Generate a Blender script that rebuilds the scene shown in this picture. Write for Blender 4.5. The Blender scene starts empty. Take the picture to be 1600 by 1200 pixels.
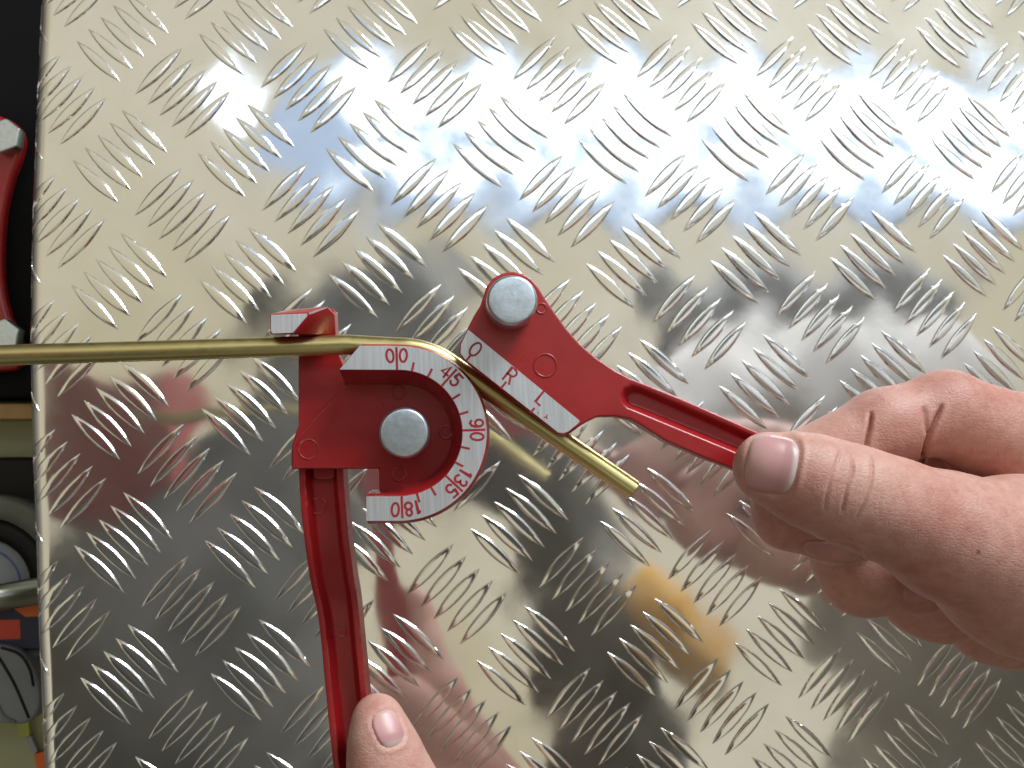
import bpy, bmesh, math, random
import numpy as np
from mathutils import Vector, Matrix

# ------------------------------------------------------------------ camera, world, lights, exposure
MM = 0.001
PITCH = 45.0                                   # tread pattern pitch in mm
F_PX, W_PX, H_PX = 1500.0, 1600.0, 1200.0
CAM_R = np.array([[0.99644582, 0.04292558, -0.07247838],
                  [-0.04883359, 0.99545055, -0.08181376],
                  [0.06863673, 0.08506236, 0.99400875]])
CAM_T = np.array([-1.03717969, -0.53013342, 7.32382476]) * PITCH      # mm
scene = bpy.context.scene
COL = scene.collection
cam_data = bpy.data.cameras.new('camera')
cam = bpy.data.objects.new('camera', cam_data)
COL.objects.link(cam)
M4 = Matrix.Identity(4)
for r in range(3):
    for c in range(3):
        M4[r][c] = CAM_R[r][c]
    M4[r][3] = CAM_T[r] * MM
cam.matrix_world = M4
cam_data.sensor_width = 36.0
cam_data.lens = F_PX / W_PX * 36.0
cam_data.clip_start = 0.005
cam_data.clip_end = 50.0
cam_data.dof.use_dof = True
cam_data.dof.focus_distance = 0.225
cam_data.dof.aperture_fstop = 34.0
scene.camera = cam

world = bpy.data.worlds.new('World')
scene.world = world
world.use_nodes = True
wn, wl = world.node_tree.nodes, world.node_tree.links
bg = wn['Background']
tc = wn.new('ShaderNodeTexCoord')
sep = wn.new('ShaderNodeSeparateXYZ')
ramp = wn.new('ShaderNodeValToRGB')
wl.new(tc.outputs['Generated'], sep.inputs[0])
wl.new(sep.outputs['Z'], ramp.inputs[0])
cr = ramp.color_ramp
cr.elements[0].position = 0.0
cr.elements[0].color = (0.05, 0.045, 0.04, 1)
cr.elements[1].position = 0.80
cr.elements[1].color = (0.61, 0.565, 0.415, 1)
e = cr.elements.new(0.45)
e.color = (0.22, 0.20, 0.16, 1)
wnz = wn.new('ShaderNodeTexNoise')             # uneven tone of the painted room
wnz.inputs['Scale'].default_value = 2.6
wnz.inputs['Detail'].default_value = 3.0
wl.new(tc.outputs['Generated'], wnz.inputs['Vector'])
wr = wn.new('ShaderNodeValToRGB')
wl.new(wnz.outputs['Fac'], wr.inputs[0])
wr.color_ramp.elements[0].position = 0.36
wr.color_ramp.elements[0].color = (0.86, 0.84, 0.76, 1)
wr.color_ramp.elements[1].position = 0.64
wr.color_ramp.elements[1].color = (1.08, 1.10, 1.22, 1)
wm = wn.new('ShaderNodeMix')
wm.data_type = 'RGBA'
wm.blend_type = 'MULTIPLY'
wm.inputs['Factor'].default_value = 1.0
wl.new(ramp.outputs[0], wm.inputs['A'])
wl.new(wr.outputs[0], wm.inputs['B'])
wl.new(wm.outputs['Result'], bg.inputs['Color'])
bg.inputs['Strength'].default_value = 1.0

scene.view_settings.view_transform = 'Standard'
scene.view_settings.look = 'None'
scene.view_settings.gamma = 1.0
scene.view_settings.exposure = 0.12
scene.view_settings.use_curve_mapping = False
scene.render.engine = 'CYCLES'
LAMP_H = 1500.0                                # mm above the plate
LAMP_POWER = 3.0

# cool area light added beyond the upper right corner to brighten tool and hands
fill_data = bpy.data.lights.new('added_fill_light', 'AREA')
fill_data.shape = 'RECTANGLE'
fill_data.size, fill_data.size_y = 0.7, 0.6
fill_data.energy = 34.0
fill_data.color = (0.90, 0.96, 1.0)
fill_obj = bpy.data.objects.new('added_fill_light', fill_data)
COL.objects.link(fill_obj)
fill_obj.location = (0.85, 1.35, 0.80)
fill_obj.rotation_euler = (Vector((0, 0, 0.1)) - fill_obj.location).to_track_quat('-Z', 'Y').to_euler()

# ------------------------------------------------------------------ geometry helpers (millimetres)
def ray(px, py):
    d = CAM_R @ np.array([(px - 800.0) / F_PX, -(py - 600.0) / F_PX, -1.0])
    return d / np.linalg.norm(d)

def bp(px, py, h=0.0):
    d = ray(px, py)
    return CAM_T + d * ((h - CAM_T[2]) / d[2])

def bps(pts, h):
    return [bp(x, y, h) for x, y in pts]

def project(P):
    c = (np.asarray(P) - CAM_T) @ CAM_R
    return np.stack([c[..., 0] / -c[..., 2] * F_PX + 800, -c[..., 1] / -c[..., 2] * F_PX + 600], -1)

def mirrored(px, py, h):
    """where the mirror ray of a pixel reaches height h above the plate"""
    p = bp(px, py, 0)
    d = ray(px, py)
    d = d * [1, 1, -1]
    return p + d * (h / d[2])

def mmpp(h):
    return (CAM_T[2] - h) / F_PX * 1.0

def new_obj(name, me, mat=None, parent=None, smooth=False):
    o = bpy.data.objects.new(name, me)
    COL.objects.link(o)
    if mat is not None and not me.materials:
        me.materials.append(mat)
    if parent is not None:
        o.parent = parent
    if smooth:
        for p in me.polygons:
            p.use_smooth = True
    return o

def mesh_obj(name, verts, faces, mat, parent=None, smooth=False):
    me = bpy.data.meshes.new(name)
    me.from_pydata([tuple(np.asarray(v, float) * MM) for v in verts], [], faces)
    bm = bmesh.new()
    bm.from_mesh(me)
    bmesh.ops.recalc_face_normals(bm, faces=bm.faces)
    bm.to_mesh(me)
    bm.free()
    return new_obj(name, me, mat, parent, smooth)

def empty(name, loc=(0, 0, 0)):
    o = bpy.data.objects.new(name, None)
    o.empty_display_size = 0.01
    COL.objects.link(o)
    return o

def tag(o, label, cat, group=None):
    o['label'] = label
    o['category'] = cat
    if group:
        o['group'] = group
    return o

def bevel(o, w, seg=2, ang=35):
    m = o.modifiers.new('bevel', 'BEVEL')
    m.width = w * MM
    m.segments = seg
    m.limit_method = 'ANGLE'
    m.angle_limit = math.radians(ang)
    m.harden_normals = False
    for p in o.data.polygons:
        p.use_smooth = True
    s = o.modifiers.new('wn', 'WEIGHTED_NORMAL')
    s.keep_sharp = False
    return o

def prism(name, top, h_top, h_bot, mat, parent=None, bev=0.0, inset=0.0, seg=2):
    """polygon (world xy list) extruded down, optional draft"""
    P = np.array([p[:2] for p in top])
    c = P.mean(0)
    n = len(P)
    Q = P + (P - c) / np.linalg.norm(P - c, axis=1, keepdims=True) * inset
    v = [(x, y, h_top) for x, y in P] + [(x, y, h_bot) for x, y in Q]
    f = [list(range(n)), list(range(2 * n - 1, n - 1, -1))]
    f += [[i, n + i, n + (i + 1) % n, (i + 1) % n] for i in range(n)]
    o = mesh_obj(name, v, f, mat, parent)
    if bev:
        bevel(o, bev, seg)
    return o

def catmull(pts, n=6, closed=False):
    P = np.array(pts, float)
    out = []
    m = len(P)
    rng = range(m if closed else m - 1)
    for i in rng:
        if closed:
            a, b, c, d = P[(i - 1) % m], P[i], P[(i + 1) % m], P[(i + 2) % m]
        else:
            a, b, c, d = P[max(i - 1, 0)], P[i], P[i + 1], P[min(i + 2, m - 1)]
        for k in range(n):
            t = k / n
            out.append(0.5 * ((2 * b) + (c - a) * t + (2 * a - 5 * b + 4 * c - d) * t * t + (-a + 3 * b - 3 * c + d) * t ** 3))
    if not closed:
        out.append(P[-1])
    return out

def lathe(name, prof, centre, mat, parent=None, n=48, smooth=True, ring=False):
    """prof: list of (r, z) from the axis at top to the bottom; centre world xy"""
    v, f = [], []
    m = len(prof)
    for i in range(n):
        a = 2 * math.pi * i / n
        for r, z in prof:
            v.append((centre[0] + max(r, 1e-3) * math.cos(a), centre[1] + max(r, 1e-3) * math.sin(a), z))
    for i in range(n):
        j = (i + 1) % n
        for k in range(m - 1):
            f.append([i * m + k, j * m + k, j * m + k + 1, i * m + k + 1])
    if ring:
        f += [[i * m + m - 1, ((i + 1) % n) * m + m - 1, ((i + 1) % n) * m, i * m] for i in range(n)]
    else:
        f.append([i * m for i in range(n)])
        f.append([i * m + m - 1 for i in reversed(range(n))])
    return mesh_obj(name, v, f, mat, parent, smooth)

def tube(name, path, rad, mat, parent=None, n=24, cap=True, smooth=True):
    path = [np.asarray(p, float) for p in path]
    rads = rad if isinstance(rad, (list, tuple)) else [rad] * len(path)
    v, f = [], []
    for i, p in enumerate(path):
        t = path[min(i + 1, len(path) - 1)] - path[max(i - 1, 0)]
        t /= np.linalg.norm(t)
        up = np.array([0, 0, 1.0]) if abs(t[2]) < 0.9 else np.array([0, 1.0, 0])
        s = np.cross(t, up)
        s /= np.linalg.norm(s)
        u = np.cross(s, t)
        for k in range(n):
            a = 2 * math.pi * k / n
            v.append(p + rads[i] * (math.cos(a) * s + math.sin(a) * u))
    for i in range(len(path) - 1):
        for k in range(n):
            f.append([i * n + k, i * n + (k + 1) % n, (i + 1) * n + (k + 1) % n, (i + 1) * n + k])
    if cap:
        f.append(list(range(n)))
        f.append([(len(path) - 1) * n + k for k in range(n)][::-1])
    return mesh_obj(name, v, f, mat, parent, smooth)

# ------------------------------------------------------------------ materials
def mat_new(name):
    m = bpy.data.materials.new(name)
    m.use_nodes = True
    nt = m.node_tree
    return m, nt, nt.nodes['Principled BSDF']

def noise(nt, scale, detail=3.0, rough=0.5, stretch=None, rot=0.0):
    tcn = nt.nodes.new('ShaderNodeTexCoord')
    mp = nt.nodes.new('ShaderNodeMapping')
    nz = nt.nodes.new('ShaderNodeTexNoise')
    nt.links.new(tcn.outputs['Object'], mp.inputs[0])
    nt.links.new(mp.outputs[0], nz.inputs['Vector'])
    if stretch:
        mp.inputs['Scale'].default_value = stretch
    mp.inputs['Rotation'].default_value = (0, 0, rot)
    nz.inputs['Scale'].default_value = scale
    nz.inputs['Detail'].default_value = detail
    nz.inputs['Roughness'].default_value = rough
    return nz

def ramp_node(nt, src, stops):
    r = nt.nodes.new('ShaderNodeValToRGB')
    nt.links.new(src, r.inputs[0])
    el = r.color_ramp.elements
    el[0].position, el[0].color = stops[0][0], (*stops[0][1], 1)
    el[1].position, el[1].color = stops[-1][0], (*stops[-1][1], 1)
    for p, c in stops[1:-1]:
        x = el.new(p)
        x.color = (*c, 1)
    return r

def g3(v):
    return (v, v, v)

def add_bump(nt, bsdf, src, strength, dist, prev=None):
    b = nt.nodes.new('ShaderNodeBump')
    b.inputs['Strength'].default_value = strength
    b.inputs['Distance'].default_value = dist
    nt.links.new(src, b.inputs['Height'])
    if prev is not None:
        nt.links.new(prev.outputs[0], b.inputs['Normal'])
    nt.links.new(b.outputs[0], bsdf.inputs['Normal'])
    return b

def simple(name, col, rough=0.5, metal=0.0, bump=None, vary=0.12, vscale=60, coat=0.0, spec=0.5):
    m, nt, b = mat_new(name)
    nz = noise(nt, vscale, 4)
    c = np.array(col)
    r = ramp_node(nt, nz.outputs['Fac'], [(0.3, tuple(c * (1 - vary))), (0.7, tuple(np.minimum(c * (1 + vary), 1)))])
    nt.links.new(r.outputs[0], b.inputs['Base Color'])
    rr = ramp_node(nt, nz.outputs['Fac'], [(0.25, g3(max(rough - 0.06, 0.02))), (0.75, g3(min(rough + 0.06, 1)))])
    nt.links.new(rr.outputs[0], b.inputs['Roughness'])
    b.inputs['Metallic'].default_value = metal
    b.inputs['Coat Weight'].default_value = coat
    b.inputs['Specular IOR Level'].default_value = spec
    if bump:
        nb = noise(nt, bump[0], 3)
        add_bump(nt, b, nb.outputs['Fac'], bump[1], bump[2] * MM)
    return m

def make_plate_mat():
    m, nt, b = mat_new('polished_aluminium')
    b.inputs['Metallic'].default_value = 1.0
    n1 = noise(nt, 35, 5, 0.6)
    c = ramp_node(nt, n1.outputs['Fac'], [(0.3, (0.80, 0.79, 0.765)), (0.7, (0.87, 0.86, 0.845))])
    nt.links.new(c.outputs[0], b.inputs['Base Color'])
    n2 = noise(nt, 60, 6, 0.65)
    r = ramp_node(nt, n2.outputs['Fac'], [(0.3, g3(0.045)), (0.75, g3(0.12))])
    nt.links.new(r.outputs[0], b.inputs['Roughness'])
    n3 = noise(nt, 260, 3, 0.5)
    p = add_bump(nt, b, n3.outputs['Fac'], 0.05, 0.05 * MM)
    n4 = noise(nt, 900, 2, 0.5, stretch=(1, 0.05, 1), rot=0.4)
    bb = add_bump(nt, b, n4.outputs['Fac'], 0.03, 0.02 * MM, p)
    # the drawn grain of the sheet scatters part of the light widely
    b2 = nt.nodes.new('ShaderNodeBsdfPrincipled')
    b2.inputs['Metallic'].default_value = 1.0
    b2.inputs['Roughness'].default_value = 0.40
    nt.links.new(c.outputs[0], b2.inputs['Base Color'])
    nt.links.new(bb.outputs[0], b2.inputs['Normal'])
    mx = nt.nodes.new('ShaderNodeMixShader')
    n5 = noise(nt, 25, 5, 0.6)
    fr = ramp_node(nt, n5.outputs['Fac'], [(0.3, g3(0.09)), (0.72, g3(0.24))])
    nt.links.new(fr.outputs[0], mx.inputs[0])
    nt.links.new(b.outputs[0], mx.inputs[1])
    nt.links.new(b2.outputs[0], mx.inputs[2])
    nt.links.new(mx.outputs[0], nt.nodes['Material Output'].inputs['Surface'])
    return m

def make_brushed(name, rot, lo=(0.54, 0.55, 0.58), hi=(0.80, 0.81, 0.85), metal=0.7, rough=0.42):
    m, nt, b = mat_new(name)
    n1 = noise(nt, 1800, 4, 0.7, stretch=(1, 0.03, 1), rot=rot)
    c = ramp_node(nt, n1.outputs['Fac'], [(0.25, lo), (0.72, hi)])
    nt.links.new(c.outputs[0], b.inputs['Base Color'])
    b.inputs['Metallic'].default_value = metal
    b.inputs['Roughness'].default_value = rough
    n3 = noise(nt, 130, 4, 0.6)
    p = add_bump(nt, b, n3.outputs['Fac'], 0.15, 0.1 * MM)
    add_bump(nt, b, n1.outputs['Fac'], 0.35, 0.05 * MM, p)
    return m

def make_red(name='red_enamel', col=(0.36, 0.011, 0.015), rough=0.32):
    m, nt, b = mat_new(name)
    n1 = noise(nt, 70, 5, 0.6)
    c = np.array(col)
    r = ramp_node(nt, n1.outputs['Fac'], [(0.3, tuple(c * 0.88)), (0.7, tuple(c * 1.12))])
    nt.links.new(r.outputs[0], b.inputs['Base Color'])
    n2 = noise(nt, 200, 4, 0.6)
    rr = ramp_node(nt, n2.outputs['Fac'], [(0.3, g3(rough - 0.06)), (0.75, g3(rough + 0.12))])
    nt.links.new(rr.outputs[0], b.inputs['Roughness'])
    n3 = noise(nt, 420, 3, 0.5)
    p = add_bump(nt, b, n3.outputs['Fac'], 0.22, 0.15 * MM)
    n4 = noise(nt, 90, 2, 0.5)
    add_bump(nt, b, n4.outputs['Fac'], 0.20, 0.35 * MM, p)
    n7 = noise(nt, 2600, 2, 0.5)
    dust = ramp_node(nt, n7.outputs['Fac'], [(0.70, g3(0)), (0.76, g3(0.30))])
    n8 = noise(nt, 110, 3, 0.6)
    patch = ramp_node(nt, n8.outputs['Fac'], [(0.45, g3(0)), (0.65, g3(1))])
    mul = nt.nodes.new('ShaderNodeMath')
    mul.operation = 'MULTIPLY'
    nt.links.new(dust.outputs[0], mul.inputs[0])
    nt.links.new(patch.outputs[0], mul.inputs[1])
    mxd = nt.nodes.new('ShaderNodeMix')
    mxd.data_type = 'RGBA'
    nt.links.new(mul.outputs[0], mxd.inputs['Factor'])
    nt.links.new(r.outputs[0], mxd.inputs['A'])
    mxd.inputs['B'].default_value = (0.55, 0.30, 0.30, 1)
    # paint rubbed thin along the edges of the casting
    bev = nt.nodes.new('ShaderNodeBevel')
    bev.samples = 4
    bev.inputs['Radius'].default_value = 0.45 * MM
    geo = nt.nodes.new('ShaderNodeNewGeometry')
    dt = nt.nodes.new('ShaderNodeVectorMath')
    dt.operation = 'DOT_PRODUCT'
    nt.links.new(bev.outputs[0], dt.inputs[0])
    nt.links.new(geo.outputs['Normal'], dt.inputs[1])
    edge = nt.nodes.new('ShaderNodeMapRange')
    edge.inputs['From Min'].default_value = 0.985
    edge.inputs['From Max'].default_value = 0.90
    nt.links.new(dt.outputs['Value'], edge.inputs['Value'])
    n9 = noise(nt, 500, 4, 0.7)
    er = ramp_node(nt, n9.outputs['Fac'], [(0.46, g3(0.0)), (0.66, g3(0.75))])
    em = nt.nodes.new('ShaderNodeMath')
    em.operation = 'MULTIPLY'
    nt.links.new(edge.outputs[0], em.inputs[0])
    nt.links.new(er.outputs[0], em.inputs[1])
    mxe = nt.nodes.new('ShaderNodeMix')
    mxe.data_type = 'RGBA'
    nt.links.new(em.outputs[0], mxe.inputs['Factor'])
    nt.links.new(mxd.outputs['Result'], mxe.inputs['A'])
    mxe.inputs['B'].default_value = (0.58, 0.34, 0.32, 1)
    nt.links.new(mxe.outputs['Result'], b.inputs['Base Color'])
    b.inputs['Coat Weight'].default_value = 0.25
    b.inputs['Coat Roughness'].default_value = 0.15
    return m

def make_zinc():
    m, nt, b = mat_new('zinc_plated_steel')
    b.inputs['Metallic'].default_value = 1.0
    n1 = noise(nt, 700, 5, 0.7)
    c = ramp_node(nt, n1.outputs['Fac'], [(0.3, (0.56, 0.63, 0.70)), (0.7, (0.72, 0.80, 0.88))])
    nt.links.new(c.outputs[0], b.inputs['Base Color'])
    b.inputs['Roughness'].default_value = 0.36
    n2 = noise(nt, 1100, 3, 0.6)
    p = add_bump(nt, b, n2.outputs['Fac'], 0.4, 0.08 * MM)
    n3 = noise(nt, 160, 2, 0.5)
    add_bump(nt, b, n3.outputs['Fac'], 0.28, 0.5 * MM, p)
    return m

def make_brass():
    m, nt, b = mat_new('brass')
    b.inputs['Metallic'].default_value = 1.0
    n1 = noise(nt, 120, 5, 0.6, stretch=(0.25, 1, 1))
    c = ramp_node(nt, n1.outputs['Fac'], [(0.3, (0.66, 0.56, 0.25)), (0.7, (0.72, 0.63, 0.31))])
    nt.links.new(c.outputs[0], b.inputs['Base Color'])
    n2 = noise(nt, 500, 4, 0.6)
    rr = ramp_node(nt, n2.outputs['Fac'], [(0.3, g3(0.30)), (0.75, g3(0.40))])
    nt.links.new(rr.outputs[0], b.inputs['Roughness'])
    n4 = noise(nt, 900, 2, 0.5)
    add_bump(nt, b, n4.outputs['Fac'], 0.08, 0.05 * MM)
    return m

def make_skin(name, base=(0.56, 0.30, 0.235), mole=None):
    m, nt, b = mat_new(name)
    n1 = noise(nt, 45, 5, 0.62)
    c0 = np.array(base)
    c1 = ramp_node(nt, n1.outputs['Fac'], [(0.28, tuple(c0 * (0.84, 0.64, 0.62))), (0.5, tuple(c0)), (0.74, tuple(np.minimum(c0 * (1.06, 1.18, 1.14), 1)))])
    n2 = noise(nt, 380, 4, 0.6)
    mix = nt.nodes.new('ShaderNodeMix')
    mix.data_type = 'RGBA'
    mix.blend_type = 'MULTIPLY'
    mix.inputs['Factor'].default_value = 0.85
    c2 = ramp_node(nt, n2.outputs['Fac'], [(0.3, (0.84, 0.74, 0.72)), (0.65, (1, 1, 1))])
    nt.links.new(c1.outputs[0], mix.inputs['A'])
    nt.links.new(c2.outputs[0], mix.inputs['B'])
    out = mix.outputs['Result']
    for mp_, rad in (mole or []):
        tcn = nt.nodes.new('ShaderNodeTexCoord')
        d = nt.nodes.new('ShaderNodeVectorMath')
        d.operation = 'DISTANCE'
        nt.links.new(tcn.outputs['Object'], d.inputs[0])
        d.inputs[1].default_value = tuple(np.asarray(mp_) * MM)
        mr = nt.nodes.new('ShaderNodeMapRange')
        mr.inputs['From Min'].default_value = rad * 0.5 * MM
        mr.inputs['From Max'].default_value = rad * 1.25 * MM
        mr.inputs['To Min'].default_value = 0.85
        mr.inputs['To Max'].default_value = 0.0
        nt.links.new(d.outputs['Value'], mr.inputs['Value'])
        mx = nt.nodes.new('ShaderNodeMix')
        mx.data_type = 'RGBA'
        nt.links.new(mr.outputs[0], mx.inputs['Factor'])
        nt.links.new(out, mx.inputs['A'])
        mx.inputs['B'].default_value = (0.09, 0.02, 0.015, 1)
        out = mx.outputs['Result']
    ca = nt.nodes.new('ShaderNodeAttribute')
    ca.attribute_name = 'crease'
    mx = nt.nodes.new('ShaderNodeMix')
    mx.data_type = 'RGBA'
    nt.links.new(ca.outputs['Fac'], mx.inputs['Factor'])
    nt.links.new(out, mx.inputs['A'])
    mx.inputs['B'].default_value = (0.30, 0.09, 0.07, 1)  # shadow of the folds painted into the skin, with their redder tone
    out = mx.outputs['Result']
    nt.links.new(out, b.inputs['Base Color'])
    b.inputs['Subsurface Weight'].default_value = 0.35
    b.inputs['Subsurface Radius'].default_value = (1.0, 0.35, 0.2)
    b.inputs['Subsurface Scale'].default_value = 0.9 * MM
    b.inputs['Specular IOR Level'].default_value = 0.42
    rr = ramp_node(nt, n2.outputs['Fac'], [(0.3, g3(0.42)), (0.7, g3(0.56))])
    nt.links.new(rr.outputs[0], b.inputs['Roughness'])
    # skin lattice of fine furrows, pores
    tcn = nt.nodes.new('ShaderNodeTexCoord')
    mp = nt.nodes.new('ShaderNodeMapping')
    mp.inputs['Rotation'].default_value = (0, 0, 0.5)
    mp.inputs['Scale'].default_value = (0.75, 1.3, 1)
    nt.links.new(tcn.outputs['Object'], mp.inputs[0])
    vo = nt.nodes.new('ShaderNodeTexVoronoi')
    vo.feature = 'DISTANCE_TO_EDGE'
    vo.inputs['Scale'].default_value = 850
    vo.inputs['Randomness'].default_value = 1.0
    nt.links.new(mp.outputs[0], vo.inputs['Vector'])
    vr = ramp_node(nt, vo.outputs['Distance'], [(0.0, g3(0)), (0.16, g3(1))])
    p = add_bump(nt, b, vr.outputs[0], 0.42, 0.09 * MM)
    n5 = noise(nt, 1500, 3, 0.6)
    p = add_bump(nt, b, n5.outputs['Fac'], 0.4, 0.06 * MM, p)
    n6 = noise(nt, 170, 3, 0.55)
    add_bump(nt, b, n6.outputs['Fac'], 0.30, 0.5 * MM, p)
    return m

def make_nail():
    m, nt, b = mat_new('nail_plate')
    at = nt.nodes.new('ShaderNodeAttribute')
    at.attribute_name = 'nail_u'
    r = ramp_node(nt, at.outputs['Fac'], [(0.0, (0.62, 0.47, 0.40)), (0.07, (0.66, 0.40, 0.37)), (0.35, (0.64, 0.355, 0.35)), (0.68, (0.54, 0.27, 0.265)), (0.84, (0.52, 0.29, 0.28)), (0.93, (0.60, 0.46, 0.45)), (1.0, (0.62, 0.49, 0.48))])
    nt.links.new(r.outputs[0], b.inputs['Base Color'])
    b.inputs['Roughness'].default_value = 0.36
    b.inputs['Subsurface Weight'].default_value = 0.2
    b.inputs['Subsurface Scale'].default_value = 0.8 * MM
    n1 = noise(nt, 700, 3, 0.5)
    add_bump(nt, b, n1.outputs['Fac'], 0.12, 0.05 * MM)
    return m

MAT = {
    'plate': make_plate_mat(),
    'face': make_brushed('machined_face', 0.06),
    'face2': make_brushed('machined_strip', math.radians(39) + math.pi / 2),
    'red': make_red(),
    'ink': simple('red_engraving', (0.36, 0.02, 0.03), 0.45, vary=0.2, vscale=900),
    'zinc': make_zinc(),
    'brass': make_brass(),
    'steel': simple('dull_steel', (0.30, 0.29, 0.26), 0.33, 1.0, bump=(400, 0.2, 0.1)),
    'skin': make_skin('skin', base=(0.61, 0.335, 0.275), mole=[(bp(1527, 862, 133.0), 0.62), (bp(1583, 850, 133.0), 0.4)]),
    'skin2': make_skin('skin_of_left_hand', base=(0.63, 0.35, 0.29)),
    'nail': make_nail(),
    'black': simple('black_foam', (0.004, 0.004, 0.005), 0.8, bump=(900, 0.3, 0.2), spec=0.15),
    'blackp': simple('black_plastic', (0.006, 0.006, 0.007), 0.5, spec=0.25),
    'cloth': simple('dark_cloth', (0.12, 0.12, 0.115), 0.9, vscale=9, vary=0.6, bump=(25, 0.5, 10)),
    'taupe': simple('taupe_cloth', (0.74, 0.70, 0.68), 0.9, vscale=9, vary=0.3, bump=(25, 0.5, 10)),
    'hair': simple('dark_hair', (0.10, 0.095, 0.09), 0.6, vscale=30, vary=0.3),
    'panel': simple('red_panel_paint', (0.42, 0.03, 0.05), 0.45),
    'wood': simple('varnished_wood', (0.36, 0.20, 0.07), 0.4, vscale=90, vary=0.25),
    'green': simple('pale_green_paint', (0.36, 0.37, 0.22), 0.6, vscale=30, vary=0.06),
    'grey': simple('grey_plastic', (0.17, 0.18, 0.20), 0.45),
    'olive': simple('grey_core', (0.12, 0.125, 0.11), 0.5),
    'white': simple('white_label', (0.30, 0.31, 0.34), 0.5),
    'blue': simple('blue_print', (0.08, 0.12, 0.35), 0.5),
    'navy': simple('navy_card', (0.012, 0.016, 0.05), 0.45),
    'orange': simple('orange_card', (0.70, 0.13, 0.02), 0.45),
    'redsq': simple('red_print', (0.55, 0.045, 0.025), 0.5),
    'rodsteel': simple('satin_rod', (0.42, 0.42, 0.38), 0.3, 1.0),
    'housing': simple('lamp_housing', (0.55, 0.58, 0.62), 0.5),
}
RED = MAT['red']

def emission(name, col, s):
    m = bpy.data.materials.new(name)
    m.use_nodes = True
    nt = m.node_tree
    nt.nodes.remove(nt.nodes['Principled BSDF'])
    em = nt.nodes.new('ShaderNodeEmission')
    em.inputs[0].default_value = (*col, 1)
    em.inputs[1].default_value = s
    nt.links.new(em.outputs[0], nt.nodes['Material Output'].inputs[0])
    return m
MAT['acrylic'] = emission('lamp_acrylic_side', (0.52, 0.70, 1.0), 0.82)
MAT['lamp'] = emission('fluorescent_diffuser', (0.74, 0.87, 1.0), LAMP_POWER)

# ------------------------------------------------------------------ ceiling lamp (seen mirrored in the plate)
def ceiling_lamp():
    root = tag(empty('ceiling_lamp'), 'long twin-tube ceiling lamp whose white light mirrors across the checker plate', 'lamp')
    h = LAMP_H
    for y0, y1, x0 in ((205, 110, 540), (298, 243, 530)):
        q = [mirrored(x0, y0, h), mirrored(1900, y0, h), mirrored(1900, y1, h), mirrored(x0, y1, h)]
        # straight rectangle through the four points
        prism('diffuser', q, h + 12, h - 6, MAT['lamp'], root)
    q = [mirrored(425, 328, h), mirrored(1960, 328, h), mirrored(1960, 84, h), mirrored(425, 84, h)]
    prism('acrylic_cover', q, h + 40, h + 12.5, MAT['acrylic'], root, bev=4)
    prism('housing', [mirrored(420, 332, h), mirrored(1970, 332, h), mirrored(1970, 80, h), mirrored(420, 80, h)], h + 80, h + 40.5, MAT['housing'], root, bev=4)
    q = [mirrored(340, 205, h), mirrored(384, 205, h), mirrored(380, 135, h), mirrored(345, 135, h)]
    prism('end_glow', q, h + 12, h - 6, MAT['lamp'], root)
ceiling_lamp()

# ------------------------------------------------------------------ the checker plate
K1 = -0.12878837839463608                     # the bow of the sheet, as a radial term about the view axis
def lat(i, j):
    """lattice coordinate (columns right, rows down) -> mm on the plate, following the bow of the sheet"""
    P = np.array([(i - 3.5) * PITCH, -(j - 3.0) * PITCH, 0.0])
    c = (P - CAM_T) @ CAM_R
    u = np.array([c[0] / -c[2], -c[1] / -c[2]])
    r2 = min((u ** 2).sum(), 0.62)
    u = u * (1 + K1 * r2)
    return bp(u[0] * F_PX + 800, u[1] * F_PX + 600, 0.0)

EDGE = catmull([bp(x, y, 0)[:2] for x, y in ((74, -260), (62, 0), (52, 230), (46, 450), (47, 640), (52, 800), (58, 1000), (67, 1200), (80, 1450))], 8)
EDGE = np.array(EDGE)
EDGE = EDGE[np.argsort(EDGE[:, 1])]
def edge_x(y):
    return np.interp(y, EDGE[:, 1], EDGE[:, 0])

rng = np.random.default_rng(4)
WAVES = [(rng.uniform(-1, 1) * 0.035, rng.uniform(-1, 1) * 0.035, rng.uniform(0, 6.28), rng.uniform(0.06, 0.16)) for _ in range(9)]
def plate_z(x, y):
    ax, ay = x / PITCH + 3.5, -y / PITCH + 3.0
    z = 0.048 * np.cos(2 * np.pi * ax) * np.cos(2 * np.pi * ay) + 0.03 * np.cos(2 * np.pi * (ax + ay)) + 0.02 * np.cos(2 * np.pi * (ax - ay))
    z = z + 0.025 * np.cos(4 * np.pi * ax + 0.6) * np.sin(2 * np.pi * ay)
    for kx, ky, ph, a in WAVES:
        z = z + a * np.sin(kx * x + ky * y + ph)
    d = x - edge_x(y)
    t = np.clip(1 - d / 4.5, 0, 1)
    return z - 1.6 * t ** 2.4

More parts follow.
